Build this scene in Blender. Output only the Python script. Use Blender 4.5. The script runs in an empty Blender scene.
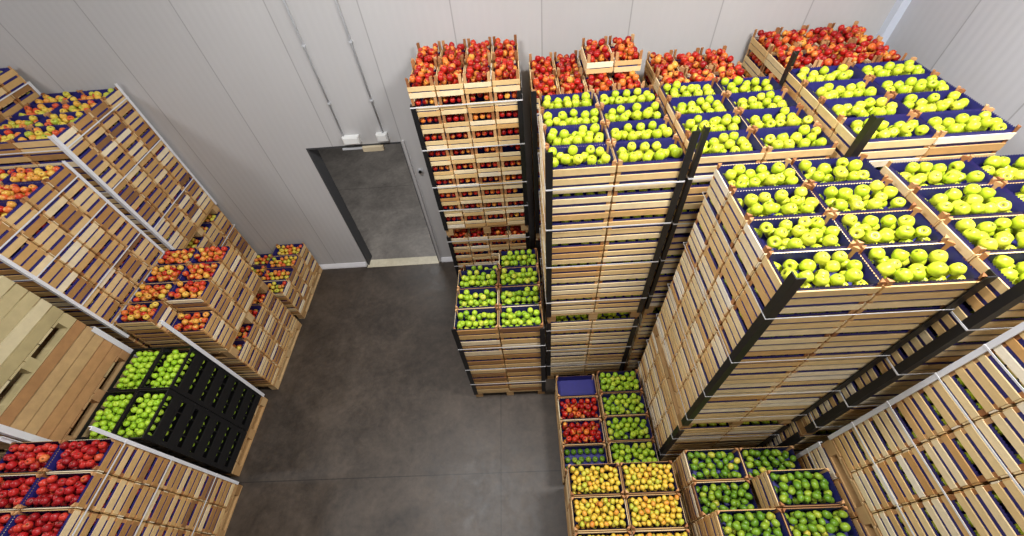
import bpy, math, random
import numpy as np
from mathutils import Vector, Matrix
from mathutils.bvhtree import BVHTree

random.seed(7)
SC = bpy.context.scene
COL = SC.collection
H0 = 5.67          # camera height above the floor
WALL = 5.0         # back wall plane
F_PX = 400.98
CAM_R = [[0.99743441, -0.0587446, -0.04091046],
         [-0.01911223, -0.76926727, 0.63864121],
         [-0.0689878, -0.63622083, -0.76841638]]
CR = np.array(CAM_R)
CAM = Vector((0, 0, H0))

# ------------------------------------------------------------------ materials
def new_mat(name):
    m = bpy.data.materials.new(name); m.use_nodes = True
    nt = m.node_tree
    return m, nt, nt.nodes['Principled BSDF']

def N(nt, kind, **kw):
    n = nt.nodes.new(kind)
    for k, v in kw.items():
        if k in n.inputs: n.inputs[k].default_value = v
        else: setattr(n, k, v)
    return n

def ramp(nt, stops, interp='LINEAR'):
    r = nt.nodes.new('ShaderNodeValToRGB'); r.color_ramp.interpolation = interp
    e = r.color_ramp.elements
    while len(e) < len(stops): e.new(0.5)
    for el, (p, c) in zip(e, stops):
        el.position = p; el.color = (c[0], c[1], c[2], 1)
    return r

def math_(nt, op, a, b=None, c=None):
    n = nt.nodes.new('ShaderNodeMath'); n.operation = op
    for i, v in enumerate((a, b, c)):
        if v is None: continue
        if hasattr(v, 'is_output'): nt.links.new(v, n.inputs[i])
        else: n.inputs[i].default_value = v
    return n.outputs[0]

def any_random(nt, mult=1.0):
    oi = nt.nodes.new('ShaderNodeObjectInfo'); ge = nt.nodes.new('ShaderNodeNewGeometry')
    s = math_(nt, 'ADD', oi.outputs['Random'], ge.outputs['Random Per Island'])
    if mult != 1.0: s = math_(nt, 'MULTIPLY', s, mult)
    return math_(nt, 'FRACT', s), ge

def srgb(r, g, b):
    f = lambda c: (c/255/12.92) if c/255 <= .04045 else ((c/255+.055)/1.055)**2.4
    return (f(r), f(g), f(b))

def wood_mat(name, stops, rough=.75, grain=.18, scale=14.0):
    m, nt, b = new_mat(name)
    rnd, ge = any_random(nt)
    rp = ramp(nt, stops); nt.links.new(rnd, rp.inputs[0])
    tc = nt.nodes.new('ShaderNodeTexCoord')
    no = N(nt, 'ShaderNodeTexNoise', Scale=scale, Detail=4.0, Roughness=.6)
    nt.links.new(ge.outputs['Position'], no.inputs['Vector'])
    no2 = N(nt, 'ShaderNodeTexNoise', Scale=2.1, Detail=2.0)
    nt.links.new(ge.outputs['Position'], no2.inputs['Vector'])
    v = math_(nt, 'ADD', math_(nt, 'MULTIPLY', no.outputs['Fac'], grain*2), 1-grain)
    v = math_(nt, 'MULTIPLY', v, math_(nt, 'ADD', math_(nt, 'MULTIPLY', no2.outputs['Fac'], .3), .85))
    mx = nt.nodes.new('ShaderNodeVectorMath'); mx.operation = 'SCALE'
    nt.links.new(rp.outputs[0], mx.inputs[0]); nt.links.new(v, mx.inputs['Scale'])
    nt.links.new(mx.outputs[0], b.inputs['Base Color'])
    b.inputs['Roughness'].default_value = rough
    return m

def plain(name, col, rough=.5, metal=0.0, noise=0.0, scale=6.0, spec=.5):
    m, nt, b = new_mat(name)
    b.inputs['Roughness'].default_value = rough; b.inputs['Metallic'].default_value = metal
    b.inputs['Specular IOR Level'].default_value = spec
    ge = nt.nodes.new('ShaderNodeNewGeometry')
    no = N(nt, 'ShaderNodeTexNoise', Scale=scale, Detail=3.0)
    nt.links.new(ge.outputs['Position'], no.inputs['Vector'])
    k = max(noise, .04)
    rp = ramp(nt, [(.25, [c*(1-k) for c in col]), (.75, [min(1, c*(1+k)) for c in col])])
    nt.links.new(no.outputs['Fac'], rp.inputs[0]); nt.links.new(rp.outputs[0], b.inputs['Base Color'])
    return m

def fruit_mat(name, bases, patch, patch_lo, patch_hi, scale=14.0, rough=.36, gain=1.0):
    m, nt, b = new_mat(name)
    rnd, ge = any_random(nt)
    rp = ramp(nt, bases); nt.links.new(rnd, rp.inputs[0])
    no = N(nt, 'ShaderNodeTexNoise', Scale=scale, Detail=2.5, Roughness=.6)
    nt.links.new(ge.outputs['Position'], no.inputs['Vector'])
    f = N(nt, 'ShaderNodeMapRange'); f.inputs[1].default_value = patch_lo; f.inputs[2].default_value = patch_hi
    nt.links.new(no.outputs['Fac'], f.inputs[0])
    mx = nt.nodes.new('ShaderNodeMix'); mx.data_type = 'RGBA'
    nt.links.new(f.outputs[0], mx.inputs[0]); nt.links.new(rp.outputs[0], mx.inputs[6]); mx.inputs[7].default_value = (*patch, 1)
    # brown calyx, stored per vertex on the fruit itself
    at = nt.nodes.new('ShaderNodeAttribute'); at.attribute_name = 'calyx'
    mx2 = nt.nodes.new('ShaderNodeMix'); mx2.data_type = 'RGBA'
    nt.links.new(at.outputs['Fac'], mx2.inputs[0]); nt.links.new(mx.outputs[2], mx2.inputs[6]); mx2.inputs[7].default_value = (.05, .028, .01, 1)
    nt.links.new(mx2.outputs[2], b.inputs['Base Color'])
    b.inputs['Roughness'].default_value = rough
    b.inputs['Specular IOR Level'].default_value = .38
    return m

M = {}
M['wood'] = wood_mat('crate poplar wood', [(0, srgb(198, 148, 86)), (.2, srgb(220, 182, 122)), (.55, srgb(232, 204, 150)), (.85, srgb(240, 218, 176)), (1, srgb(246, 234, 210))])
M['wood_tan'] = wood_mat('darker tan crate wood', [(0, srgb(128, 88, 54)), (.2, srgb(176, 130, 74)), (.55, srgb(206, 166, 106)), (.85, srgb(224, 194, 142)), (1, srgb(238, 222, 190))])  # darker, browner range than the poplar, for the left and low stacks
M['post'] = wood_mat('corner block wood', [(0, srgb(140, 86, 46)), (.5, srgb(178, 122, 74)), (1, srgb(206, 162, 112))])
M['pallet'] = wood_mat('pallet pine', [(0, srgb(150, 112, 68)), (.5, srgb(186, 146, 96)), (1, srgb(204, 172, 124))])
M['bin_pale'] = wood_mat('pale bin planks', [(0, srgb(176, 160, 116)), (.5, srgb(196, 180, 136)), (1, srgb(214, 200, 162))], scale=9)
M['bin_orange'] = wood_mat('orange bin planks', [(0, srgb(168, 124, 80)), (.5, srgb(192, 146, 98)), (1, srgb(190, 170, 124))], scale=9, grain=.3)
M['liner'] = plain('navy liner paper', srgb(36, 34, 112), .6, noise=.12, scale=20)
M['black'] = plain('black plastic', srgb(22, 22, 24), .45)
M['blackcrate'] = plain('black crate plastic', srgb(17, 16, 17), .6)
M['white'] = plain('white plastic', srgb(226, 226, 230), .4)
M['strap'] = plain('white strap', srgb(225, 225, 228), .35)
M['boxwhite'] = plain('junction box plastic', srgb(232, 232, 230), .5)
M['steel'] = plain('conduit grey', srgb(190, 192, 196), .4)
M['darkgap'] = plain('dark rubber', srgb(62, 62, 64), .7)
M['cream'] = plain('cream plastic', srgb(205, 190, 160), .6)
M['golden'] = fruit_mat('yellow green apple skin', [(0, srgb(170, 188, 36)), (.5, srgb(190, 202, 46)), (1, srgb(208, 206, 62))], srgb(152, 178, 34), .5, .75)
M['green'] = fruit_mat('green apple skin', [(0, srgb(134, 172, 38)), (.5, srgb(164, 194, 48)), (.85, srgb(190, 206, 60)), (1, srgb(208, 204, 78))], srgb(130, 168, 38), .5, .75)
M['deepgreen'] = fruit_mat('deep green apple skin', [(0, srgb(82, 122, 28)), (.6, srgb(112, 146, 36)), (.9, srgb(146, 164, 46)), (1, srgb(184, 170, 62))], srgb(76, 114, 24), .5, .75)
M['bright'] = fruit_mat('bright green apple skin', [(0, srgb(160, 208, 44)), (1, srgb(196, 226, 72))], srgb(150, 196, 40), .5, .75)
M['red'] = fruit_mat('red apple skin', [(0, srgb(132, 12, 14)), (.5, srgb(176, 22, 18)), (.82, srgb(196, 52, 28)), (.94, srgb(220, 120, 46)), (1, srgb(230, 172, 70))], srgb(236, 164, 66), .53, .70, scale=11)
M['darkred'] = fruit_mat('dark red apple skin', [(0, srgb(138, 16, 22)), (.5, srgb(178, 30, 32)), (.9, srgb(206, 60, 44)), (1, srgb(224, 130, 70))], srgb(226, 120, 66), .6, .8, scale=11)
M['mixed'] = fruit_mat('red and yellow apple skin', [(0, srgb(180, 30, 26)), (.4, srgb(206, 62, 38)), (.65, srgb(222, 110, 50)), (.88, srgb(228, 176, 72)), (1, srgb(216, 200, 82))], srgb(236, 190, 84), .5, .7, scale=11)
M['blush'] = fruit_mat('yellow green blushed apple skin', [(0, srgb(206, 60, 40)), (.3, srgb(222, 110, 56)), (.5, srgb(226, 170, 66)), (.75, srgb(216, 200, 72)), (1, srgb(160, 182, 58))], srgb(222, 190, 72), .5, .7, scale=11)
M['yellow'] = fruit_mat('yellow blushed fruit skin', [(0, srgb(204, 120, 48)), (.18, srgb(214, 170, 58)), (.6, srgb(218, 192, 66)), (1, srgb(176, 182, 58))], srgb(226, 178, 60), .5, .75, scale=16)

def wall_mat(name, base, seam_axis, phase, pitch, ribs=True):
    m, nt, b = new_mat(name)
    ge = nt.nodes.new('ShaderNodeNewGeometry'); sp = nt.nodes.new('ShaderNodeSeparateXYZ')
    nt.links.new(ge.outputs['Position'], sp.inputs[0])
    a = sp.outputs[seam_axis]
    u = math_(nt, 'DIVIDE', math_(nt, 'SUBTRACT', a, phase), pitch)
    fr = math_(nt, 'FRACT', u)
    d = math_(nt, 'MULTIPLY', math_(nt, 'ABSOLUTE', math_(nt, 'SUBTRACT', fr, .5)), 2.0)   # 1 at the seam
    seam = math_(nt, 'GREATER_THAN', d, 1-.014)
    cell = math_(nt, 'FLOOR', u)
    wn = nt.nodes.new('ShaderNodeTexWhiteNoise'); wn.noise_dimensions = '1D'; nt.links.new(cell, wn.inputs['W'])
    no = N(nt, 'ShaderNodeTexNoise', Scale=1.3, Detail=3.0); nt.links.new(ge.outputs['Position'], no.inputs['Vector'])
    v = math_(nt, 'ADD', math_(nt, 'MULTIPLY', wn.outputs['Value'], .05), .95)
    v = math_(nt, 'MULTIPLY', v, math_(nt, 'ADD', math_(nt, 'MULTIPLY', no.outputs['Fac'], .08), .96))
    v = math_(nt, 'MULTIPLY', v, math_(nt, 'SUBTRACT', 1.0, math_(nt, 'MULTIPLY', seam, .3)))
    mx = nt.nodes.new('ShaderNodeVectorMath'); mx.operation = 'SCALE'; mx.inputs[0].default_value = base
    nt.links.new(v, mx.inputs['Scale']); nt.links.new(mx.outputs[0], b.inputs['Base Color'])
    b.inputs['Roughness'].default_value = .5
    if ribs:
        s = math_(nt, 'SINE', math_(nt, 'MULTIPLY', a, 2*math.pi/.09))
        h = math_(nt, 'SUBTRACT', s, math_(nt, 'MULTIPLY', seam, 3.0))
        bp = nt.nodes.new('ShaderNodeBump'); bp.inputs['Strength'].default_value = .12; bp.inputs['Distance'].default_value = .004
        nt.links.new(h, bp.inputs['Height']); nt.links.new(bp.outputs[0], b.inputs['Normal'])
    return m
M['wall'] = wall_mat('white insulated panel', srgb(188, 186, 186), 0, -3.66, .993)
M['wallside'] = wall_mat('white insulated panel side', srgb(188, 189, 194), 1, .2, .993)

def concrete(name, dark, light, joints):
    m, nt, b = new_mat(name)
    ge = nt.nodes.new('ShaderNodeNewGeometry'); sp = nt.nodes.new('ShaderNodeSeparateXYZ')
    nt.links.new(ge.outputs['Position'], sp.inputs[0])
    n1 = N(nt, 'ShaderNodeTexNoise', Scale=1.5, Detail=8.0, Roughness=.65, Distortion=.5)
    n2 = N(nt, 'ShaderNodeTexNoise', Scale=14.0, Detail=6.0, Roughness=.7)
    n3 = N(nt, 'ShaderNodeTexNoise', Scale=4.2, Detail=5.0, Roughness=.6, Distortion=1.2)
    for n in (n1, n2, n3): nt.links.new(ge.outputs['Position'], n.inputs['Vector'])
    s = math_(nt, 'ADD', math_(nt, 'MULTIPLY', n1.outputs['Fac'], .6), math_(nt, 'MULTIPLY', n2.outputs['Fac'], .3))
    s = math_(nt, 'ADD', s, math_(nt, 'MULTIPLY', n3.outputs['Fac'], .25))
    rp = ramp(nt, [(.36, dark), (.58, [(a+c)/2 for a, c in zip(dark, light)]), (.78, light)])
    nt.links.new(s, rp.inputs[0])
    tot = None
    for ax, pos in joints:
        j = math_(nt, 'LESS_THAN', math_(nt, 'ABSOLUTE', math_(nt, 'SUBTRACT', sp.outputs[ax], pos)), .006)
        tot = j if tot is None else math_(nt, 'MAXIMUM', tot, j)
    k = math_(nt, 'SUBTRACT', 1.0, math_(nt, 'MULTIPLY', tot, .55))
    mx = nt.nodes.new('ShaderNodeVectorMath'); mx.operation = 'SCALE'
    nt.links.new(rp.outputs[0], mx.inputs[0]); nt.links.new(k, mx.inputs['Scale'])
    nt.links.new(mx.outputs[0], b.inputs['Base Color'])
    rr = math_(nt, 'ADD', math_(nt, 'MULTIPLY', n3.outputs['Fac'], .3), .3)
    nt.links.new(rr, b.inputs['Roughness'])
    bp = nt.nodes.new('ShaderNodeBump'); bp.inputs['Strength'].default_value = .1; bp.inputs['Distance'].default_value = .01
    nt.links.new(n2.outputs['Fac'], bp.inputs['Height']); nt.links.new(bp.outputs[0], b.inputs['Normal'])
    return m
M['floor'] = concrete('dark polished concrete', srgb(30, 25, 21), srgb(88, 77, 67), [(0, -.51), (1, 1.28), (1, 5.0), (0, -4.6), (0, 3.6), (1, -2.6)])
M['corridor'] = concrete('corridor concrete', srgb(82, 77, 73), srgb(150, 143, 135), [(1, 7.35), (0, -9)])
M['threshold'] = concrete('worn threshold concrete', srgb(170, 160, 135), srgb(232, 224, 200), [(0, -9)])

# ------------------------------------------------------------------ mesh building
class MB:
    def __init__(s): s.v = []; s.f = []; s.mi = []
    def box(s, x0, x1, y0, y1, z0, z1, mi=0):
        b = len(s.v)
        s.v += [(x0, y0, z0), (x1, y0, z0), (x1, y1, z0), (x0, y1, z0), (x0, y0, z1), (x1, y0, z1), (x1, y1, z1), (x0, y1, z1)]
        s.f += [(b, b+3, b+2, b+1), (b+4, b+5, b+6, b+7), (b, b+1, b+5, b+4), (b+1, b+2, b+6, b+5), (b+2, b+3, b+7, b+6), (b+3, b, b+4, b+7)]
        s.mi += [mi]*6
        return s
    def quad(s, *p):
        b = len(s.v); s.v += list(p); s.f.append(tuple(range(b, b+len(p)))); s.mi.append(0)
    def prism(s, pts, z0, z1):
        b = len(s.v); n = len(pts)
        s.v += [(x, y, z0) for x, y in pts] + [(x, y, z1) for x, y in pts]
        s.f.append(tuple(b+i for i in reversed(range(n)))); s.f.append(tuple(b+n+i for i in range(n)))
        for i in range(n):
            j = (i+1) % n; s.f.append((b+i, b+j, b+n+j, b+n+i))
        s.mi += [0]*(n+2)
        return s
    def mesh(s, name, mats, smooth=False):
        me = bpy.data.meshes.new(name); me.from_pydata(s.v, [], s.f)
        for m in (mats if isinstance(mats, (list, tuple)) else [mats]): me.materials.append(m)
        if any(s.mi):
            me.polygons.foreach_set('material_index', s.mi)
        if smooth: me.polygons.foreach_set('use_smooth', [True]*len(me.polygons))
        me.update()
        return me

def link(name, me, parent=None):
    o = bpy.data.objects.new(name, me); COL.objects.link(o)
    if parent is not None: o.parent = parent
    return o

def tag(o, label=None, cat=None, group=None, kind=None):
    if label:
        n = len(label.split())
        assert 4 <= n <= 16, (n, label)
        o['label'] = label
    if cat: o['category'] = cat
    if group: o['group'] = group
    if kind: o['kind'] = kind
    return o

def struct(name, mb, mat, label=None):
    o = link(name, mb.mesh(name, mat)); o['kind'] = 'structure'
    if label: o['label'] = label
    return o

def copy_tree(src, loc, rz=0.0, label=None, group=None):
    r = src.copy(); COL.objects.link(r); r.location = loc; r.rotation_euler = (0, 0, rz)
    if label: r['label'] = label
    if group: r['group'] = group
    for ch in PROTO_CHILDREN.get(src.name, []):
        c = ch.copy(); COL.objects.link(c); c.parent = r
    return r
PROTO_CHILDREN = {}

# ------------------------------------------------------------------ room shell
XL, XR, YB, YF, ZC = -9.0, 4.3, WALL, -4.5, 7.0
DX0, DX1, DZ = -3.055, -1.68, 2.575
TH = .12
w = MB(); w.box(XL-.2, DX0, YB, YB+TH, 0, ZC).box(DX1, XR+.2, YB, YB+TH, 0, ZC).box(DX0, DX1, YB, YB+TH, DZ, ZC)
struct('wall_back', w, M['wall'])
struct('wall_right', MB().box(XR, XR+.15, YF, YB, 0, ZC), M['wallside'])
struct('wall_left', MB().box(XL-.15, XL, YF, YB, 0, ZC), M['wallside'])
struct('wall_front', MB().box(XL, XR, YF-.15, YF, 0, ZC), M['wall'])
struct('floor', MB().box(XL-.2, XR+.2, YF-.2, YB, -.1, 0), M['floor'])
struct('ceiling', MB().box(XL-.2, XR+.2, YF-.2, YB+TH, ZC, ZC+.1), plain('grey ceiling', srgb(150, 150, 152), .8))
struct('floor_corridor', MB().box(-7, 3, YB+TH, 10.5, -.1, -.005), M['corridor'])
struct('wall_corridor', MB().box(-7, 3, 10.5, 10.6, -.1, 3.6), M['wall'])
struct('ceiling_corridor', MB().box(-7, 3, YB+TH, 10.6, 3.6, 3.7), M['wall'])
struct('trim_1', MB().box(DX0, DX1, YB-.07, YB+TH, -.1, .006), M['threshold'], 'pale worn concrete threshold in the doorway')
bb = MB()
for x0, x1 in ((XL, DX0-.02), (DX1+.05, XR)):
    b0 = len(bb.v)
    bb.prism([(0, 0)]*3, 0, 0) if False else None
    pr = [(0, 0), (-.045, 0), (-.04, .03), (-.012, .09), (0, .09)]
    n = len(pr)
    bb.v += [(x0, YB+a, c) for a, c in pr] + [(x1, YB+a, c) for a, c in pr]
    bb.f += [tuple(b0+i for i in range(n)), tuple(b0+n+i for i in reversed(range(n)))]
    bb.f += [(b0+i, b0+n+i, b0+n+(i+1) % n, b0+(i+1) % n) for i in range(n)]
    bb.mi += [0]*(n+2)
struct('baseboard_back', bb, M['white'])
# lining of the opening: dark jambs and head, thin pale casing on the room side
struct('trim_2', MB().box(DX0, DX0+.03, YB-.004, YB+TH+.1, .006, DZ), M['darkgap'], 'dark jamb lining on the left of the doorway')
struct('trim_3', MB().box(DX1-.02, DX1, YB-.004, YB+TH+.1, .006, DZ), M['darkgap'], 'dark jamb lining on the right of the doorway')
struct('trim_4', MB().box(DX0+.03, DX1-.02, YB-.004, YB+TH+.02, DZ-.025, DZ), M['darkgap'], 'dark head lining of the doorway')
struct('trim_5', MB().box(DX1, DX1+.045, YB-.03, YB, 0, DZ+.02), M['wall'], 'white vertical casing right of the doorway')
struct('trim_6', MB().box(XR-.09, XR, YB-.09, YB, 0, ZC), plain('bluish corner trim', srgb(205, 212, 226), .35), 'bluish white corner profile')

def tube(mb, p0, p1, r, n=10):
    p0 = Vector(p0); p1 = Vector(p1); d = (p1-p0).normalized()
    a = d.orthogonal().normalized(); c = d.cross(a); b = len(mb.v)
    for p in (p0, p1):
        for i in range(n):
            t = 2*math.pi*i/n; q = p+(a*math.cos(t)+c*math.sin(t))*r; mb.v.append(tuple(q))
    for i in range(n):
        j = (i+1) % n; mb.f.append((b+i, b+j, b+n+j, b+n+i)); mb.mi.append(0)
    mb.f += [tuple(b+i for i in reversed(range(n))), tuple(b+n+i for i in range(n))]; mb.mi += [0, 0]

def rbox(mb, x0, x1, y0, y1, z0, z1, c=.012):
    mb.prism([(x0+c, y0), (x1-c, y0), (x1, y0+c), (x1, y1), (x0, y1), (x0, y0+c)], z0, z1)

for (x, bx0, bx1, zb, lab, labb) in (
        (-2.44, -2.46, -2.23, 2.63, 'thin grey wall conduit running down to the wider white junction box', 'wider white junction box above the doorway under the first conduit'),
        (-1.885, -1.98, -1.83, 2.64, 'thin grey wall conduit nearest the red-apple column, above doorway corner', 'small square white junction box above the doorway corner')):
    t = link('conduit', None); t.location = (x, YB-.022, 0); tag(t, lab, 'pipe', 'conduits above the doorway')
    mb = MB(); tube(mb, (0, 0, zb+.1), (0, 0, ZC), .011, 12); link('pipe', mb.mesh('pipe', M['steel'], True), t)
    for z in (3.2, 3.9, 4.6, 5.3):
        c = MB(); c.box(-.018, .018, -.014, .022, z, z+.02); link('clip', c.mesh('clip', M['steel']), t)
    j = link('junction_box', None); j.location = ((bx0+bx1)/2, YB, zb); tag(j, labb, 'junction box', 'junction boxes above the doorway')
    hw = (bx1-bx0)/2
    mb = MB(); rbox(mb, -hw, hw, -.075, 0, 0, .105); link('housing', mb.mesh('housing', M['boxwhite']), j)
    mb = MB(); rbox(mb, -hw+.012, hw-.012, -.083, -.075, .012, .093, .006); link('cover', mb.mesh('cover', M['boxwhite']), j)
t = link('door_closer', None); t.location = (-2.09, YB-.01, 2.49); tag(t, 'small cream box fixed under the head of the doorway', 'door closer')
mb = MB(); rbox(mb, -.15, .15, -.05, .0, 0, .065); link('housing', mb.mesh('housing', M['cream']), t)
mb = MB(); mb.box(-.44, -.155, -.02, 0, .03, .055); link('arm', mb.mesh('arm', M['steel']), t)
t = link('wall_switch', None); t.location = (-1.53, YB, 2.07); tag(t, 'small round dark push button on the wall right of the doorway', 'switch')
mb = MB(); tube(mb, (0, 0, 0), (0, -.03, 0), .035, 20); link('ring', mb.mesh('ring', M['steel'], False), t)
mb = MB(); tube(mb, (0, -.03, 0), (0, -.05, 0), .024, 20); link('button', mb.mesh('button', M['black'], False), t)

# ------------------------------------------------------------------ fruit meshes
def fruit_arrays(kind, ns, nr):
    """unit-radius fruit as arrays: vertices, quad faces, calyx weight"""
    if kind == 'apple':
        prof = [(0, .70), (.10, .66), (.22, .76), (.45, .90), (.72, .84), (.93, .55), (1.0, .12), (.96, -.3), (.80, -.64), (.58, -.84), (.36, -.93), (.18, -.86), (0, -.76)]
    elif kind == 'pear':
        prof = [(0, 1.28), (.12, 1.22), (.32, 1.12), (.48, .9), (.60, .62), (.76, .3), (.90, -.02), (.94, -.34), (.84, -.66), (.6, -.88), (.3, -.96), (.12, -.9), (0, -.86)]
    else:
        prof = [(0, 1.08), (.14, 1.04), (.34, 1.02), (.6, .84), (.8, .54), (.9, .16), (.91, -.2), (.82, -.56), (.64, -.82), (.42, -.96), (.2, -.95), (.1, -.9), (0, -.86)]
    if nr < len(prof):
        keep = {6: (0, 2, 5, 7, 9, 12), 8: (0, 2, 3, 5, 7, 9, 11, 12)}[nr]
        prof = [prof[i] for i in keep]
    vs = []; cal = []
    for (r, z) in prof[1:-1]:
        for i in range(ns):
            a = 2*math.pi*i/ns
            k = 1+.03*math.cos(5*a) if kind == 'apple' else 1
            vs.append((r*k*math.cos(a), r*k*math.sin(a), z)); cal.append(0.0)
    m = len(prof)-2
    top = len(vs); vs.append((0, 0, prof[0][1])); cal.append(1.0)
    bot = len(vs); vs.append((0, 0, prof[-1][1])); cal.append(1.0)
    for i in range(ns):
        if nr >= 13:
            cal[i] = .95; cal[ns+i] = .45; cal[(m-1)*ns+i] = .6
    fs = []
    for k in range(m-1):
        for i in range(ns):
            j = (i+1) % ns
            fs.append((k*ns+i, (k+1)*ns+i, (k+1)*ns+j, k*ns+j))
    for i in range(ns):
        j = (i+1) % ns
        fs.append((top, i, j, j)); fs.append((bot, (m-1)*ns+j, (m-1)*ns+i, (m-1)*ns+i))
    return np.array(vs), [tuple(dict.fromkeys(f)) for f in fs], np.array(cal)

def fruit_mesh(name, kind, mat, ns=18):
    v, f, c = fruit_arrays(kind, ns, 13)
    me = bpy.data.meshes.new(name); me.from_pydata(v.tolist(), [], f); me.materials.append(mat)
    me.polygons.foreach_set('use_smooth', [True]*len(me.polygons))
    a = me.attributes.new('calyx', 'FLOAT', 'POINT'); a.data.foreach_set('value', c.tolist())
    me.update(); return me

def rand_rot(rng, lay):
    """random orientation; lay=True tips long fruit on its side"""
    m = Matrix.Rotation(rng.uniform(0, 6.283), 3, 'Z')
    tilt = rng.uniform(1.1, 2.0) if lay else rng.choice([rng.uniform(0, .7), rng.uniform(.5, 1.7), rng.uniform(2.2, 3.1)])
    ax = Vector((math.cos(rng.uniform(0, 6.28)), math.sin(rng.uniform(0, 6.28)), 0))
    return Matrix.Rotation(tilt, 3, ax) @ m

def pile(rng, w, d, r, z0, zedge, zmid, tries=26):
    """drop balls into a w x d box: each comes to rest on those below"""
    balls = []
    nx = max(1, int((w-.004)//(2*r*1.0))); ny = max(1, int((d-.004)//(2*r)))
    sx = (w-2*r)/max(1, nx-1) if nx > 1 else 0; sy = (d-2*r)/max(1, ny-1) if ny > 1 else 0
    for i in range(nx):
        for j in range(ny):
            balls.append((-w/2+r+i*sx, -d/2+r+j*sy, z0+r+.002, r*rng.uniform(.93, 1.0)))
    fails = 0
    while fails < 70 and len(balls) < 130:
        best = None
        for _ in range(tries):
            rr = r*rng.uniform(.9, 1.06)
            x = rng.uniform(-w/2+rr, w/2-rr); y = rng.uniform(-d/2+rr, d/2-rr)
            z = z0+rr+.002
            for bx, by, bz, br in balls:
                q = (x-bx)**2+(y-by)**2; s = (rr+br)*1.0
                if q < s*s: z = max(z, bz+math.sqrt(s*s-q))
            if best is None or z < best[2]: best = (x, y, z, rr)
        x, y, z, rr = best
        e = max(abs(x)/(w/2), abs(y)/(d/2))
        if z+rr > zedge+(zmid-zedge)*(1-e**3): fails += 1; continue
        balls.append(best)
    return balls

# ------------------------------------------------------------------ crates
def crate_parts(W, D, H, style, rng, tan=False):
    """meshes of one crate: slats, liner, post; origin at the centre of its base"""
    g = .004
    x0, x1, y0, y1 = -W/2+g, W/2-g, -D/2+g, D/2-g
    mb = MB(); t = .009
    if style == 'deep':   n, top = 3, H-(.022 if tan else .03)
    elif style == 'low':  n, top = 2, H-.026
    else:                 n, top = 2, .125
    p = top/n
    for k in range(n):
        gap = (.026 if tan else .03) if style != 'open' else .014
        for side in range(4):
            j0 = rng.uniform(-.004, .004); j1 = rng.uniform(-.003, .003)
            za = k*p+gap/2+j0; zb = (k+1)*p-gap/2+j1
            if side == 0: mb.box(x0+.005, x1-.005, y0, y0+t, za, zb)
            if side == 1: mb.box(x0+.005, x1-.005, y1-t, y1, za, zb)
            if side == 2: mb.box(x0, x0+t, y0+t+.001, y1-t-.001, za, zb)
            if side == 3: mb.box(x1-t, x1, y0+t+.001, y1-t-.001, za, zb)
    # floor boards
    for i in range(3):
        yy = y0+t+.01+i*(D-.05)/3
        mb.box(x0+t, x1-t, yy, yy+(D-.05)/3-.012, .004, .012)
    slats = mb
    posts = []
    c = .03
    for sx in (-1, 1):
        for sy in (-1, 1):
            px, py = sx*(W/2-g-t+.003), sy*(D/2-g-t+.003)
            q = MB(); q.prism([(px, py), (px-sx*c, py), (px, py-sy*c)][::(1 if sx*sy > 0 else -1)], .001, H-.001); posts.append(q)
    # liner: paper tray with a pinked rim
    L = MB(); u0, u1, v0, v1 = x0+t+.002, x1-t-.002, y0+t+.002, y1-t-.002
    rim = top+(.012 if style != 'open' else -.03)
    zb = .016
    def wall(ax, c0, c1, fixed, sgn):
        m = max(4, int((c1-c0)/.018)); th = .0025
        def P(c, z, o):
            return (c, fixed+o, z) if ax == 0 else (fixed+o, c, z)
        for i in range(m):
            a = c0+(c1-c0)*i/m; b = c0+(c1-c0)*(i+1)/m; mid = (a+b)/2
            for o in (0, sgn*th):
                bi = len(L.v); L.v += [P(a, zb, o), P(b, zb, o), P(b, rim-.010, o), P(mid, rim, o), P(a, rim-.010, o)]
                L.f.append(tuple(range(bi, bi+5))); L.mi.append(0)
    wall(0, u0, u1, v0, 1); wall(0, u0, u1, v1, -1); wall(1, v0, v1, u0, 1); wall(1, v0, v1, u1, -1)
    floorz = .02 if style == 'open' else max(.02, H-.145)
    L.box(u0+.003, u1-.003, v0+.003, v1-.003, floorz-.004, floorz)
    return slats, posts, L, floorz, top

STACKS = []
def stack(**k): STACKS.append(k)
# key: id, xs(x0,x1,nx), ys(y0 front,y1 back,ny), tiers [(h_top, h_bottom_of_crates, n)], fruit, r, style, wood, name, face columns seen, delta {(i,j): layers}
P = .14
def S(id, x0, x1, nx, y0, y1, ny, tiers, fruit, r, name, style='deep', wood='wood', delta=None, board='black', heap=0.0, kind='apple', alt=None, empty=()):
    stack(id=id, x0=x0, x1=x1, nx=nx, y0=y0, y1=y1, ny=ny, tiers=tiers, fruit=fruit, r=r, name=name, style=style, wood=wood,
          delta=delta or {}, board=board, heap=heap, kind=kind, alt=alt or {}, empty=empty)
S('R1', 1.42, 2.485, 2, 1.29, 2.445, 4, [(1.87, 4.08, 8), (4.22, 5.53, 5)], 'golden', .0412, 'the big near green-apple stack')
S('R2', 2.53, 3.60, 2, 1.17, 2.31, 4, [(1.84, 4.05, 8), (4.19, 5.53, 5)], 'golden', .0412, 'the green-apple stack along the right edge')
S('C1', .185, 1.25, 2, 2.52, 3.66, 4, [(1.86, 3.93, 7), (4.07, 5.53, 5)], 'golden', .0400, 'the middle green-apple stack')
S('C2', 1.325, 2.37, 2, 2.57, 3.72, 4, [(1.87, 3.94, 7), (4.08, 5.53, 5)], 'golden', .0400, 'the green-apple stack right of middle')
S('C3', 2.405, 3.49, 2, 2.46, 3.60, 4, [(1.76, 4.05, 8), (4.19, 5.53, 5)], 'golden', .0400, 'the green-apple stack by the right wall')
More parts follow.
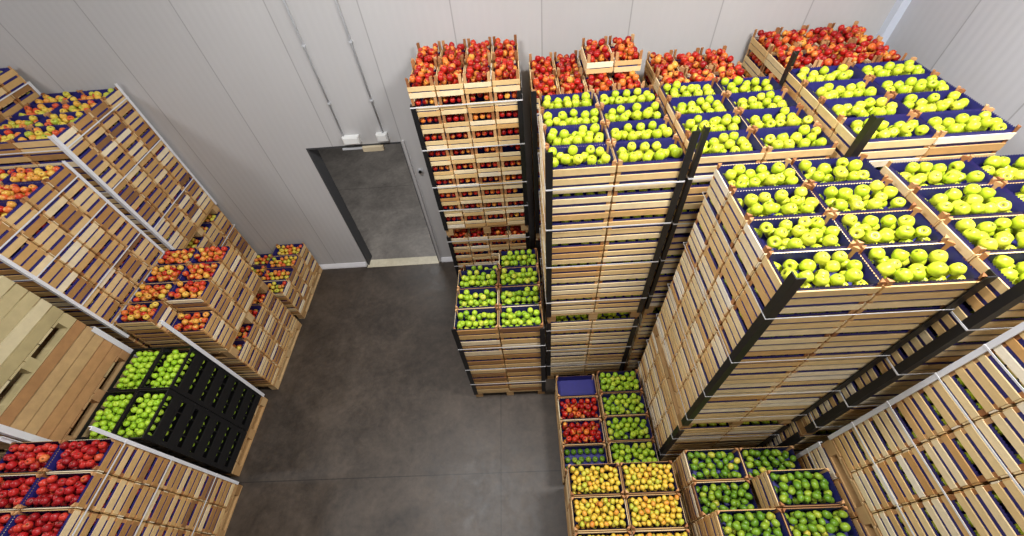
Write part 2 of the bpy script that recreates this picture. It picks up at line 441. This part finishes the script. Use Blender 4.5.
S('D1', .14, 1.27, 4, 3.92, 4.80, 2, [(1.97, 3.97, 10), (4.11, 5.53, 7)], 'red', .036, 'the red-apple stack behind the middle stack', 'open', heap=.05, delta={(2, 1): 1, (3, 1): 1})
S('D2', 1.45, 2.32, 3, 3.80, 4.66, 2, [(1.99, 3.99, 10), (4.13, 5.53, 7)], 'red', .036, 'the narrow red-apple stack at the back wall', 'open', heap=.05)
S('D3', 2.70, 3.84, 4, 4.04, 4.92, 2, [(1.95, 3.95, 10), (4.09, 5.53, 7)], 'red', .036, 'the red-apple stack in the right corner', 'open', heap=.05)
S('A1', -1.13, .03, 4, 4.02, 4.92, 2, [(1.80, 3.90, 10), (4.04, 5.53, 8)], 'red', .036, 'the red-apple column beside the doorway', 'open', heap=.05)
S('G', -.87, .13, 2, 2.30, 3.45, 4, [(3.77, 5.53, 7)], 'green', .037, 'the low green stack below the red-apple column', 'low', 'wood_tan', delta={(0, 3): -1})
S('B1', .27, .785, 1, 1.11, 2.27, 4, [(4.98, 5.53, 2)], 'red', .036, 'the low row beside the aisle', wood='wood_tan', board=None, alt={0: 'deepgreen'}, empty=((0, 3),))
S('B2', .80, 1.335, 1, 1.11, 2.27, 4, [(4.90, 5.53, 2)], 'green', .037, 'the low green row beneath the big near stack', wood='wood_tan', board=None)
S('P1', .28, 1.35, 2, -.10, 1.08, 4, [(4.50, 5.53, 4)], 'yellow', .0265, 'the low yellow-fruit stack', wood='wood_tan', board=None, kind='oval', heap=.01)
S('P2', 1.46, 2.54, 2, -.02, 1.15, 4, [(4.40, 5.53, 6)], 'deepgreen', .035, 'the low stepped green stack', 'low', 'wood_tan', board=None, kind='oval', delta={(1, 2): 2, (1, 1): 2, (1, 0): 2, (0, 1): 2, (0, 0): 2})
S('FR', 2.60, 3.68, 2, -.11, 1.07, 4, [(1.70, 3.90, 8), (4.06, 5.53, 5)], 'golden', .0400, 'the slatted stack nearest the camera', board='white')
S('L1', -5.88, -4.90, 2, 3.83, 4.95, 4, [(2.03, 3.91, 7), (4.05, 5.53, 5)], 'blush', .0365, 'the tall left stack against the back wall', heap=-.015, wood='wood_tan', board='white')
S('L2', -5.95, -4.90, 2, 2.55, 3.71, 4, [(2.26, 3.93, 6), (4.07, 5.53, 5)], 'mixed', .0365, 'the tall left stack second from the wall', heap=-.008, wood='wood_tan', board='white')
S('L4', -6.98, -5.92, 2, 3.83, 4.95, 4, [(1.70, 3.92, 8), (4.06, 5.53, 5)], 'blush', .0365, 'the tallest stack in the far left corner', heap=-.015, wood='wood_tan', board='white')
S('L3', -4.84, -3.94, 2, 2.56, 3.73, 4, [(3.65, 4.43, 3), (4.62, 5.53, 4)], 'mixed', .0365, 'the waist-high left stack of red-yellow apples', wood='wood_tan', board=None, delta={(1, 0): -1}, heap=.012)
S('L0', -4.95, -3.93, 2, 3.84, 4.95, 4, [(4.90, 5.53, 3)], 'blush', .034, 'the low stack in the aisle corner', 'low', 'wood_tan', heap=-.02, board=None, delta={(0, 0): -1, (0, 1): -1, (0, 2): -1, (0, 3): -1})
S('F1', -4.96, -3.94, 2, .10, 1.25, 4, [(3.62, 5.53, 7)], 'darkred', .036, 'the dark-red-apple stack at lower left', wood='wood_tan', board='white', heap=.012)
S('K', -4.78, -4.04, 2, 1.35, 2.42, 2, [(4.00, 5.50, 7)], 'bright', .034, 'the black plastic crate stack', 'plastic', board=None)

FRUIT_WORD = {'golden': 'yellow-green', 'green': 'green', 'deepgreen': 'deep green', 'bright': 'bright green', 'red': 'red', 'darkred': 'dark red', 'mixed': 'red-and-yellow', 'blush': 'yellow-red', 'yellow': 'small yellow'}
FRUIT_NAME = {'golden': 'green_apple', 'green': 'green_apple', 'deepgreen': 'green_apple', 'bright': 'green_apple', 'red': 'red_apple', 'darkred': 'red_apple', 'mixed': 'bicolour_apple', 'blush': 'bicolour_apple', 'yellow': 'yellow_apple'}
ORD = ['top', 'second', 'third', 'fourth', 'fifth', 'sixth', 'seventh', 'eighth', 'ninth', 'tenth', 'eleventh', 'twelfth', 'thirteenth', 'fourteenth', 'fifteenth', 'sixteenth', 'seventeenth', 'eighteenth', 'nineteenth', 'twentieth']

def pos_word(s, i, j):
    rows = {1: ['only'], 2: ['front', 'back'], 4: ['front', 'second', 'third', 'back']}[s['ny']]
    cols = {1: [''], 2: ['left', 'right'], 3: ['left', 'middle', 'right'], 4: ['left', 'inner-left', 'inner-right', 'right']}[s['nx']]
    return (rows[j]+'-row '+cols[i]).strip()

zfloor = lambda hb: H0-hb
# every crate as a record
crates = []; pallets = []
for s in STACKS:
    W = (s['x1']-s['x0'])/s['nx']; D = (s['y1']-s['y0'])/s['ny']
    depth0 = 0
    for ti, (ht, hb, n) in enumerate(s['tiers']):
        gap_h = (s['tiers'][ti+1][0]-hb) if ti+1 < len(s['tiers']) else zfloor(hb)
        zt, zb = H0-ht, H0-hb; Hc = (zt-zb)/n
        pallets.append(dict(s=s, x0=s['x0'], x1=s['x1'], y0=s['y0'], y1=s['y1'], z1=zb, h=gap_h-.002, tier=ti))
        for i in range(s['nx']):
            for j in range(s['ny']):
                nn = n+(s['delta'].get((i, j), 0) if ti == 0 else 0)
                for k in range(nn):   # k = 0 at the top
                    # only the outer shell of a stack is built
                    cx = s['x0']+W*(i+.5)
                    inner = not (j == 0 or (cx > 0 and i == 0) or (cx < 0 and i == s['nx']-1))
                    if inner and k > 0 and not (j > 0 and k < 2 and s['delta']): continue
                    if inner and ti > 0: continue
                    z = zb+Hc*(nn-1-k)
                    yo = -.2 if s['id'] == 'D1' and k == 0 and nn > n else 0
                    crates.append(dict(s=s, i=i, j=j, k=k, depth=depth0+k, ti=ti, x=cx, y=s['y0']+D*(j+.5)+yo, z=z, W=W, D=D, H=Hc, top=(k == 0 and ti == 0), gaptop=(k == 0 and ti > 0)))
        depth0 += n

# ------------------------------------------------------------------ what the camera sees (for choosing the individuals)
bv, bf, owner = [], [], []
def addbox(x0, x1, y0, y1, z0, z1, who):
    b = len(bv)
    bv.extend([(x0, y0, z0), (x1, y0, z0), (x1, y1, z0), (x0, y1, z0), (x0, y0, z1), (x1, y0, z1), (x1, y1, z1), (x0, y1, z1)])
    for f in ((0, 3, 2, 1), (4, 5, 6, 7), (0, 1, 5, 4), (1, 2, 6, 5), (2, 3, 7, 6), (3, 0, 4, 7)):
        bf.append(tuple(b+q for q in f)); owner.append(who)
for n, c in enumerate(crates):
    addbox(c['x']-c['W']/2, c['x']+c['W']/2, c['y']-c['D']/2, c['y']+c['D']/2, c['z'], c['z']+c['H']*(.9 if c['s']['style'] != 'open' else .8), ('c', n))
for n, p in enumerate(pallets):
    addbox(p['x0'], p['x1'], p['y0'], p['y1'], p['z1']-p['h'], p['z1'], ('p', n))
BIN_N = 4; BIN_H = .77
for k in range(BIN_N): addbox(-6.0, -4.9, 1.3, 2.43, k*BIN_H, (k+1)*BIN_H, ('b', k))
bvh = BVHTree.FromPolygons(bv, bf)
seen = {}
GX, GY = 512, 268
for gy in range(GY):
    for gx in range(GX):
        dcam = np.array([(gx+.5)*1024/GX-512, (gy+.5)*536/GY-268, F_PX])
        d = Vector(CR @ dcam).normalized()
        hit = bvh.ray_cast(CAM, d)
        if hit[2] is not None:
            o = owner[hit[2]]; seen[o] = seen.get(o, 0)+1

def project(p):
    v = CR.T @ np.array([p[0], p[1], p[2]-H0])
    if v[2] <= .05: return None
    return 512+F_PX*v[0]/v[2], 268+F_PX*v[1]/v[2], v[2]

for n, c in enumerate(crates): c['px'] = seen.get(('c', n), 0)
for n, p in enumerate(pallets): p['px'] = seen.get(('p', n), 0)
wooden = [c for c in crates if c['s']['style'] != 'plastic']
deep = sorted([c for c in wooden if c['s']['style'] != 'open'], key=lambda c: -c['px'])
opened = sorted([c for c in wooden if c['s']['style'] == 'open'], key=lambda c: -c['px'])
for c in deep[:300]: c['own'] = c['px'] > 0
for c in opened[:300]: c['own'] = c['px'] > 0
for c in crates:
    if c['s']['style'] == 'plastic': c['own'] = c['px'] > 0
print('crates', len(crates), 'own', sum(1 for c in crates if c.get('own')), 'deep seen', sum(1 for c in deep if c['px']), 'open seen', sum(1 for c in opened if c['px']))

# ------------------------------------------------------------------ build crates
def plastic_crate(W, D, H):
    mb = MB(); g = .004; t = .012
    x0, x1, y0, y1 = -W/2+g, W/2-g, -D/2+g, D/2-g
    bands = [(.001, H*.5), (H*.84, H-.001)]
    for (a, b) in bands:
        mb.box(x0, x1, y0, y0+t, a, b).box(x0, x1, y1-t, y1, a, b).box(x0, x0+t, y0+t, y1-t, a, b).box(x1-t, x1, y0+t, y1-t, a, b)
    for sx in (0, 1):
        for sy in (0, 1):
            mb.box(x0 if sx == 0 else x1-.05, x0+.05 if sx == 0 else x1, y0 if sy == 0 else y1-.05, y0+.05 if sy == 0 else y1, H*.5, H*.84)
    for u in np.linspace(x0+.12, x1-.12, 2): mb.box(u-.006, u+.006, y0, y0+t, H*.5, H*.84)
    for u in np.linspace(y0+.17, y1-.17, 2): mb.box(x1-t, x1, u-.005, u+.005, H*.5, H*.84).box(x0, x0+t, u-.005, u+.005, H*.5, H*.84)
    mb.box(x0+t, x1-t, y0+t, y1-t, 0, .01)
    for k in range(8):
        u = x0+.02+k*(W-.06)/7.2
        mb.box(u, u+.006, y0-.003, y0, .01, H*.5).box(u, u+.006, y1, y1+.003, .01, H*.5)
    return mb

rest = MB()
def append(dst, src, off, mi=0):
    b = len(dst.v); dst.v += [(x+off[0], y+off[1], z+off[2]) for x, y, z in src.v]
    dst.f += [tuple(b+q for q in f) for f in src.f]; dst.mi += [mi]*len(src.f)

protos = {}
for c in crates:
    s = c['s']; key = (s['id'], c['ti'], (c['i']*7+c['j']*3+c['depth']) % 3)
    if s['style'] == 'plastic':
        if key[:2] not in protos:
            protos[key[:2]] = ('plastic', plastic_crate(c['W'], c['D'], c['H']).mesh('plastic_crate', M['blackcrate']))
        c['floorz'] = .07; c['slat_top'] = c['H']
        if c.get('own'):
            o = link('plastic_crate', protos[key[:2]][1]); o.location = (c['x'], c['y'], c['z']); c['obj'] = o
    else:
        if key not in protos:
            rng = random.Random(hash(str(key)) % 1000 if False else sum(map(ord, str(key))))
            sl, po, li, fz, top = crate_parts(c['W'], c['D'], c['H'], s['style'], rng, s['x0'] < -1.5)
            protos[key] = [sl, po, li, fz, top, sl.mesh('slats', M[s['wood']]), [q.mesh('corner_post', M['post']) for q in po], li.mesh('liner', M['liner'])]
        sl, po, li, fz, top, ms, mp, ml = protos[key]
        c['floorz'] = fz; c['slat_top'] = top
        if c.get('own'):
            nm = 'shallow_crate' if s['style'] == 'open' else 'wooden_crate'
            o = link(nm, None); o.location = (c['x'], c['y'], c['z']); c['obj'] = o
            link('slats', ms, o)
            for q in mp: link('corner_post', q, o)
            link('liner', ml, o)
        else:
            off = (c['x'], c['y'], c['z'])
            append(rest, sl, off, 0 if s['wood'] == 'wood' else 1)
            for q in po: append(rest, q, off, 2)
            append(rest, li, off, 3)
    if c.get('own'):
        s = c['s']; pw = pos_word(s, c['i'], c['j']); st = s['name']
        fr = s['alt'].get(c['j'], s['fruit'])
        word = 'plastic crate' if s['style'] == 'plastic' else 'slatted crate'
        if c['top'] and (c['i'], c['j']) in s['empty']: lab = f"empty slatted crate, {pw}, {st}"
        elif c['top']: lab = f"top {word} of {FRUIT_WORD[fr]} fruit, {pw}, {st}"
        else: lab = f"{ORD[c['depth']+s['delta'].get((c['i'], c['j']), 0) if c['ti'] else c['depth']]} {word} down, {pw}, {st}"
        tag(o, lab, 'crate', ('slatted crates' if word[0] == 's' else 'black crates')+' in '+st)

o = link('stacked_crates', rest.mesh('stacked_crates', [M['wood'], M['wood_tan'], M['post'], M['liner']]))
tag(o, 'remaining slatted fruit crates deep inside the stacks', 'crates', kind='stuff')

# ------------------------------------------------------------------ pallets
def pallet_meshes(W, D, h, across=False):
    deck = MB(); n = 7
    for k in range(n):
        a = -D/2+k*D/n
        deck.box(-W/2, W/2, a+.006, a+D/n-.012, -.022, -.001)
    for a in (-W/2, -.05, W/2-.1): deck.box(a, a+.1, -D/2+.006, D/2-.012, -.04, -.022)
    blocks = []
    for a in (-W/2, -.05, W/2-.1):
        for b in (-D/2+.006, -.06, D/2-.13):
            blocks.append(MB().box(a, a+.1, b, b+.12, -h+.02, -.04))
    skids = [MB().box(a, a+.1, -D/2+.006, D/2-.012, -h, -h+.02) for a in (-W/2, -.05, W/2-.1)]
    if across:      # boards and runners turned so that the long sides stay open
        deck = MB()
        for k in range(n):
            a = -W/2+k*W/n
            deck.box(a+.006, a+W/n-.012, -D/2, D/2, -.022, -.001)
        for b in (-D/2, -.05, D/2-.1): deck.box(-W/2+.006, W/2-.012, b, b+.1, -.04, -.022)
        blocks = []
        for a in (-W/2+.006, -.05, W/2-.11):
            for b in (-D/2, -.05, D/2-.1): blocks.append(MB().box(a, a+.1, b, b+.1, -h+.02, -.04))
        skids = [MB().box(-W/2+.006, W/2-.012, b, b+.1, -h, -h+.02) for b in (-D/2, -.05, D/2-.1)]
    return deck, blocks, skids
rest_p = MB()
for p in pallets:
    s = p['s']; W = p['x1']-p['x0']; D = p['y1']-p['y0']
    deck, blocks, skids = pallet_meshes(W, D, p['h'], s['x0'] < -1.5 and p['tier'] < len(s['tiers'])-1)
    cx, cy = (p['x0']+p['x1'])/2, (p['y0']+p['y1'])/2
    if p['px'] > 3:
        o = link('wooden_pallet', None); o.location = (cx, cy, p['z1'])
        where = 'on the floor under' if p['tier'] == len(s['tiers'])-1 else 'halfway up inside'
        tag(o, f"wooden pallet {where} {s['name']}", 'pallet', 'pallets under the crate stacks')
        link('deck', deck.mesh('deck', M['pallet']), o)
        for b in blocks: link('block', b.mesh('block', M['pallet']), o)
        for b in skids: link('skid', b.mesh('skid', M['pallet']), o)
    else:
        for m_ in [deck]+blocks+skids: append(rest_p, m_, (cx, cy, p['z1']))
o = link('hidden_pallets', rest_p.mesh('hidden_pallets', M['pallet'])); tag(o, 'remaining wooden pallets under the stacks', 'pallets', kind='stuff')

# ------------------------------------------------------------------ fruit
fruits = []   # dict(pos, r, rot, kind, mat, crate)
pile_cache = {}
rng = random.Random(11)
for c in crates:
    s = c['s']; fr = s['alt'].get(c['j'], s['fruit']); r = s['r']
    if (c['i'], c['j']) in s['empty'] and c['top']: continue
    W, D = c['W']-.042, c['D']-.042
    if s['style'] == 'plastic': W -= .022; D -= .022
    if c['top'] or (c['gaptop'] and (c['j'] == 0 or True) and c['px'] > 0):
        sparse = s['id'] == 'B1' and c['j'] == 0
        edge = c['slat_top']+.048+s['heap']*(.4 if s['heap'] > 0 else 1); mid = c['slat_top']+.056+s['heap']
        if s['style'] == 'plastic': edge = c['H']+.0; mid = c['H']+.03
        if c['gaptop']: edge = min(edge, c['H']-.004); mid = c['H']-.004
        if sparse: edge -= .065; mid -= .065
        key = (s['id'], c['ti'], sparse, rng.randrange(5))
        if key not in pile_cache: pile_cache[key] = pile(random.Random(rng.random()), W, D, r, c['floorz'], edge, mid)
        flip = rng.random() < .5; sx = rng.choice((-1, 1))
        for (x, y, z, rr) in pile_cache[key]:
            fruits.append(dict(p=(c['x']+x*sx, c['y']+(-y if flip else y), c['z']+z), r=rr, c=c, m=fr, k=s['kind']))
    elif c['px'] > 0 or c['j'] == 0:
        # fruit glimpsed between the layers, along the sides one can see
        zc = {'open': min(c['H']-r-.008, .150), 'plastic': c['H']*.67}.get(s['style'], c['slat_top']-r+.012)
        zc = min(zc, c['H']-r-.004)
        lines = []
        if c['j'] == 0:
            m = int((W-.02)//(1.98*r)); ln = [-W/2+.012+r+q*(W-.024-2*r)/max(1, m-1) for q in range(m)]; lines += [(u, -D/2+r) for u in ln]
            if s['style'] == 'open': lines += [(u, -D/2+3.05*r) for u in ln]
        side = -1 if c['x'] > 0 else 1
        if (c['i'] == 0 and side < 0) or (c['i'] == s['nx']-1 and side > 0):
            m = int(D//(2.05*r)); lines += [(side*(W/2-r), -D/2+r+q*(D-2*r)/max(1, m-1)) for q in range(1 if c['j'] == 0 else 0, m)]
        for (x, y) in lines:
            if rng.random() < (.12 if s['style'] != 'open' else .04): continue
            fruits.append(dict(p=(c['x']+x, c['y']+y, c['z']+zc-rng.uniform(0, .012)), r=r*rng.uniform(.92, 1), c=c, m=fr, k=s['kind'], low=True))

# visibility of each fruit
bycrate = {}
for f in fruits: bycrate.setdefault(id(f['c']), []).append(f)
def cover(f):
    c = f['c']
    p = Vector(f['p']); d = p-CAM; L = d.length; d.normalize()
    q = project(f['p'])
    if q is None or not (2 < q[0] < 1022 and 2 < q[1] < 534): return 0
    hid = 0.0
    for g in bycrate[id(c)]:
        if g is f: continue
        e = Vector(g['p'])-CAM; t = e.dot(d)
        if t >= L-.2*f['r']: continue
        off = (e-d*t).length
        if off < .9*f['r']: return 0
        if off < 1.6*f['r']: hid += .28
    if hid > .8: return 0
    o = CAM.copy()
    for _ in range(3):
        hit = bvh.ray_cast(o, d, (p-o).length-f['r']*.8)
        if hit[2] is None: break
        w_ = owner[hit[2]]
        if w_[0] == 'c' and crates[w_[1]] is c and not f.get('low'):
            o = hit[0]+d*.002; continue
        return 0
    return (f['r']/q[2])**2*(1-hid)
for f in fruits:
    f['score'] = 0 if f.get('low') or f['c']['ti'] > 0 else cover(f)
bykind = {}
for f in fruits: bykind.setdefault(FRUIT_NAME[f['m']], []).append(f)
own_f = []
for k, L in bykind.items():
    L.sort(key=lambda f: -f['score'])
    pick = [f for f in L[:300] if f['score'] > 0]
    for f in pick: f['own'] = True
    own_f += pick
    print('fruit', k, len(L), 'seen', sum(1 for f in L if f['score'] > 0), 'own', len(pick))

fmesh = {}
for f in own_f:
    key = (f['m'], f['k'])
    if key not in fmesh: fmesh[key] = fruit_mesh(FRUIT_NAME[f['m']], f['k'], M[f['m']])
    o = link(FRUIT_NAME[f['m']], fmesh[key]); o.location = f['p']
    o.rotation_euler = rand_rot(rng, f['k'] != 'apple').to_euler()
    o.scale = (f['r']*(.95 if f['k'] == 'apple' else .97),)*3
    c = f['c']; s = c['s']
    pw = pos_word(s, c['i'], c['j'])
    noun = 'oval fruit' if f['k'] == 'oval' else 'apple'
    tag(o, f"{FRUIT_WORD[f['m']]} {noun}, {pw} crate, {s['name']}", 'apple', f"fruit in the {pw} crate of {s['name']}")

def fruit_stuff(name, L, label):
    """every fruit of one kind that is not an object of its own"""
    mats = sorted({f['m'] for f in L}); vs, cs, polys, mi = [], [], [], []
    base = {k: fruit_arrays(k, 10, 8) for k in ('apple', 'oval')}
    nvt = 0; Q, T, qm, tm = [], [], [], []
    for f in L:
        v0, f0, c0 = base[f['k']]
        R = np.array(rand_rot(rng, f['k'] != 'apple'))
        vs.append((v0*f['r']*.95) @ R.T + np.array(f['p'])); cs.append(c0*.9)
        q = np.array([p for p in f0 if len(p) == 4]); t = np.array([p for p in f0 if len(p) == 3])
        Q.append(q+nvt); T.append(t+nvt); m_ = mats.index(f['m']); qm += [m_]*len(q); tm += [m_]*len(t)
        nvt += len(v0)
    V = np.concatenate(vs); C = np.concatenate(cs); Q = np.concatenate(Q); T = np.concatenate(T)
    me = bpy.data.meshes.new(name)
    me.vertices.add(len(V)); me.vertices.foreach_set('co', V.ravel())
    me.loops.add(Q.size+T.size); me.loops.foreach_set('vertex_index', np.concatenate([Q.ravel(), T.ravel()]).astype(np.int32))
    me.polygons.add(len(Q)+len(T))
    me.polygons.foreach_set('loop_start', np.concatenate([np.arange(len(Q))*4, Q.size+np.arange(len(T))*3]).astype(np.int32))
    me.polygons.foreach_set('use_smooth', np.ones(len(Q)+len(T), bool))
    me.polygons.foreach_set('material_index', np.array(qm+tm, dtype=np.int32))
    a = me.attributes.new('calyx', 'FLOAT', 'POINT'); a.data.foreach_set('value', C.astype(np.float32))
    for m_ in mats: me.materials.append(M[m_])
    me.update(calc_edges=True); me.validate()
    tag(link(name, me), label, 'apples', kind='stuff')
left = {}
for f in fruits:
    if not f.get('own'): left.setdefault(FRUIT_NAME[f['m']], []).append(f)
for k_, L in left.items():
    w_ = {'green_apple': 'green', 'red_apple': 'red', 'bicolour_apple': 'red-and-yellow', 'yellow_apple': 'small yellow'}[k_]
    fruit_stuff('heaped_'+k_+'s', L, f"remaining {w_} fruit heaped in the crates")

# ------------------------------------------------------------------ corner boards and straps
def angle_board(x, y, sx, sy, z0, z1, mat, label, wdt=.05):
    """L profile hugging the corner at x, y; sx, sy point outwards"""
    o = link('corner_board', None); t = .008; e = .004
    X, Y = x+sx*e, y+sy*e
    pts = [(0, 0), (-sx*wdt, 0), (-sx*wdt, sy*t), (sx*t, sy*t), (sx*t, -sy*wdt), (0, -sy*wdt)]
    if sx*sy > 0: pts = pts[::-1]
    mb = MB(); mb.prism(pts, 0, z1-z0)
    me = mb.mesh('corner_board', mat)
    bpy.data.objects.remove(o)
    o = link('corner_board', me); o.location = (X, Y, z0)
    tag(o, label, 'corner board', 'corner boards on the crate stacks')
    return o

def strap(s, z, label):
    e = .014; t = .0025; hh = .0035 if s['id'] == 'R1' else .0065
    x0, x1, y0, y1 = s['x0']-e, s['x1']+e, s['y0']-e, s['y1']+e
    mb = MB()
    ring = [(x0, y0), (x1, y0), (x1, y1), (x0, y1)]; inn = [(x0+t, y0+t), (x1-t, y0+t), (x1-t, y1-t), (x0+t, y1-t)]
    mb.v = [(x, y, -hh) for x, y in ring]+[(x, y, hh) for x, y in ring]+[(x, y, -hh) for x, y in inn]+[(x, y, hh) for x, y in inn]
    for i in range(4):
        j = (i+1) % 4
        mb.f += [(i, j, 4+j, 4+i), (8+j, 8+i, 12+i, 12+j), (4+i, 4+j, 12+j, 12+i), (j, i, 8+i, 8+j)]; mb.mi += [0]*4
    o = link('packing_strap', mb.mesh('packing_strap', M['strap'])); o.location = (0, 0, z)
    tag(o, label, 'strap', 'white straps around the crate stacks')

STRAPS = {'R1': [2.16, 2.74, 3.36, 3.92, 4.5, 5.1], 'R2': [2.2, 2.8, 3.4, 3.9], 'C1': [2.08, 2.53, 3.05, 3.66, 4.25, 4.75, 5.2], 'C2': [2.1, 2.6, 3.1, 3.7],
          'A1': [2.1, 2.62, 3.16, 3.55, 4.15, 4.7], 'C3': [2.1, 2.7], 'FR': [2.24, 2.62, 3.1, 3.55, 4.3, 4.8], 'L1': [2.17, 2.75, 3.4, 4.4], 'L2': [2.42, 2.8, 3.3, 3.7],
          'F1': [3.74, 4.35, 5.1], 'G': [4.2, 4.75, 5.2], 'L4': [1.9, 2.5]}
SEENBOARD = {'R1': [('l', 'f', .10), ('r', 'f', .02)], 'R2': [('l', 'f', .06)], 'C1': [('l', 'f', .13), ('r', 'f', .22)], 'C2': [('l', 'f', .22)], 'C3': [('l', 'f', .16), ('l', 'b', .12)],
             'D1': [('l', 'f', .0)], 'A1': [('l', 'f', -.28), ('r', 'f', -.2)], 'G': [('l', 'f', .03), ('r', 'f', -.06)], 'FR': [('l', 'b', .0)],
             'L1': [('r', 'f', .02), ('r', 'b', .03)], 'L2': [('r', 'f', .0), ('r', 'b', .02)], 'L4': [('r', 'b', -.2)], 'F1': [('r', 'b', .26), ('l', 'b', .1)]}
for s in STACKS:
    for (a, b, up) in SEENBOARD.get(s['id'], []):
        for ti, (ht, hb, n) in enumerate(s['tiers']):
            if ti > 0 and s['id'] in ('L1', 'L2', 'L4', 'C2', 'C3'): continue
            x = s['x0'] if a == 'l' else s['x1']; y = s['y0'] if b == 'f' else s['y1']
            z0 = H0-hb-(.02 if ti == 0 else -.01); z1 = H0-ht+(up if ti == 0 else -.02)
            whr = {'lf': 'front-left', 'rf': 'front-right', 'lb': 'rear-left', 'rb': 'rear-right'}[a+b]
            tw = 'upper part, ' if ti == 0 and len(s['tiers']) > 1 else ('lower part, ' if ti else '')
            wd = .034 if (s['id'], a, b) == ('L1', 'r', 'f') else .048
            wd = .03 if s['id'] == 'C2' else .026 if s['id'] == 'FR' or s['board'] == 'white' and wd == .048 else wd
            angle_board(x, y, -1 if a == 'l' else 1, -1 if b == 'f' else 1, z0, z1, M[s['board']], f"{s['board']} corner board, {whr} edge, {tw}{s['name']}", wd)
    for n, h in enumerate(STRAPS.get(s['id'], [])):
        strap(s, H0-h, f"white strap, {ORD[n]} {'one' if n == 0 else 'down'}, around {s['name']}")
k = next(s for s in STACKS if s['id'] == 'K')
angle_board(k['x1']+.01, k['y1'], 1, 1, .15, H0-3.47, M['white'], 'tall white corner board standing up behind the black plastic crates', .035)
angle_board(-4.9, 2.445, 1, 1, H0-4.4, H0-3.55, M['white'], 'short white corner board at the rear edge of the wooden bins', .05)
angle_board(-4.9, 1.285, 1, -1, H0-4.0, H0-3.3, M['white'], 'short white corner board at the near edge of the wooden bins', .05)

# ------------------------------------------------------------------ wooden bins
def make_bin(z, mat, label):
    o = link('apple_bin', None); o.location = (-5.45, 1.865, z); tag(o, label, 'wooden bin', 'wooden bins stacked beside the aisle stacks')
    W, D, foot = 1.10, 1.13, .145; Hb = BIN_H-foot; n = 5
    p = Hb/n
    for sgn in (-1, 1):
        mb = MB()
        for q in range(n):
            mb.box(sgn*W/2-(0 if sgn < 0 else .02), sgn*W/2+(.02 if sgn < 0 else 0), -D/2, D/2, foot+q*p+.009, foot+(q+1)*p-.006)
        link('side_boards', mb.mesh('side_boards', mat), o)
        mb = MB()
        for q in range(n):
            mb.box(-W/2+.02, W/2-.02, sgn*D/2-(0 if sgn < 0 else .02), sgn*D/2+(.02 if sgn < 0 else 0), foot+q*p+.009, foot+(q+1)*p-.006)
        link('end_boards', mb.mesh('end_boards', mat), o)
        for sy in (-1, 1):
            x = sgn*(W/2-.02); y = sy*(D/2-.02)
            link('corner_post', MB().prism([(x, y), (x-sgn*.08, y), (x, y-sy*.08)][::(1 if sgn*sy > 0 else -1)], foot, BIN_H-.004).mesh('corner_post', M['pallet']), o)
    for x in (-W/2, -.05, W/2-.1):
        for y in (-D/2, -.06, D/2-.12):
            link('foot_block', MB().box(x, x+.1, y, y+.12, .016, foot-.02).mesh('foot_block', mat), o)
        link('skid', MB().box(x, x+.1, -D/2, D/2, .001, .016).mesh('skid', mat), o)
    mb = MB()
    for q in range(6): mb.box(-W/2, W/2, -D/2+q*D/6+.004, -D/2+(q+1)*D/6-.006, foot-.02, foot)
    link('floor_boards', mb.mesh('floor_boards', mat), o)
for n, (m_, l_) in enumerate([('bin_pale', 'lowest wooden bin behind the black plastic crates'), ('bin_orange', 'wooden bin standing on the lowest bin behind the black crates'),
                              ('bin_orange', 'wooden bin of reddish planks with knots, one below the topmost'), ('bin_pale', 'topmost wooden bin of pale planks in the bin stack')]):
    make_bin(n*BIN_H, M[m_], l_)

# ------------------------------------------------------------------ camera
cd = bpy.data.cameras.new('camera'); co = bpy.data.objects.new('camera', cd); COL.objects.link(co)
cd.sensor_fit = 'HORIZONTAL'; cd.sensor_width = 36; cd.lens = 36*F_PX/1024; cd.clip_start = .05; cd.clip_end = 60
right = CR @ np.array([1, 0, 0]); up = CR @ np.array([0, -1, 0]); back = CR @ np.array([0, 0, -1])
m = Matrix.Identity(4)
for r_ in range(3):
    m[r_][0], m[r_][1], m[r_][2] = right[r_], up[r_], back[r_]
m.translation = CAM
co.matrix_world = m
SC.camera = co

# ------------------------------------------------------------------ light
def area(name, loc, sx, sy, power, rot=(0, 0, 0), col=(1, 1, 1)):
    l = bpy.data.lights.new(name, 'AREA'); l.shape = 'RECTANGLE'; l.size = sx; l.size_y = sy; l.energy = power; l.color = col
    o = bpy.data.objects.new(name, l); COL.objects.link(o); o.location = loc; o.rotation_euler = rot
area('ceiling_lamp', (-7.2, 1.2, 6.9), .9, .4, 118)
area('ceiling_lamp', (-1.6, 2.2, 6.9), 1.2, .4, 190)
area('ceiling_lamp', (2.4, 1.4, 6.9), 1.4, .6, 330, col=(1, .98, .96))
area('ceiling_lamp', (.6, -2.0, 6.9), 1.2, .5, 90)
area('corridor_lamp', (-2.4, 7.6, 3.5), 1.2, 1.2, 60)
wd_ = bpy.data.worlds.new('world'); SC.world = wd_; wd_.use_nodes = True
wd_.node_tree.nodes['Background'].inputs[0].default_value = (.6, .65, .7, 1); wd_.node_tree.nodes['Background'].inputs[1].default_value = .02

SC.view_settings.view_transform = 'Standard'; SC.view_settings.look = 'None'
SC.view_settings.exposure = 0.0; SC.view_settings.gamma = 1.0; SC.view_settings.use_curve_mapping = False
print('objects', len(bpy.data.objects))
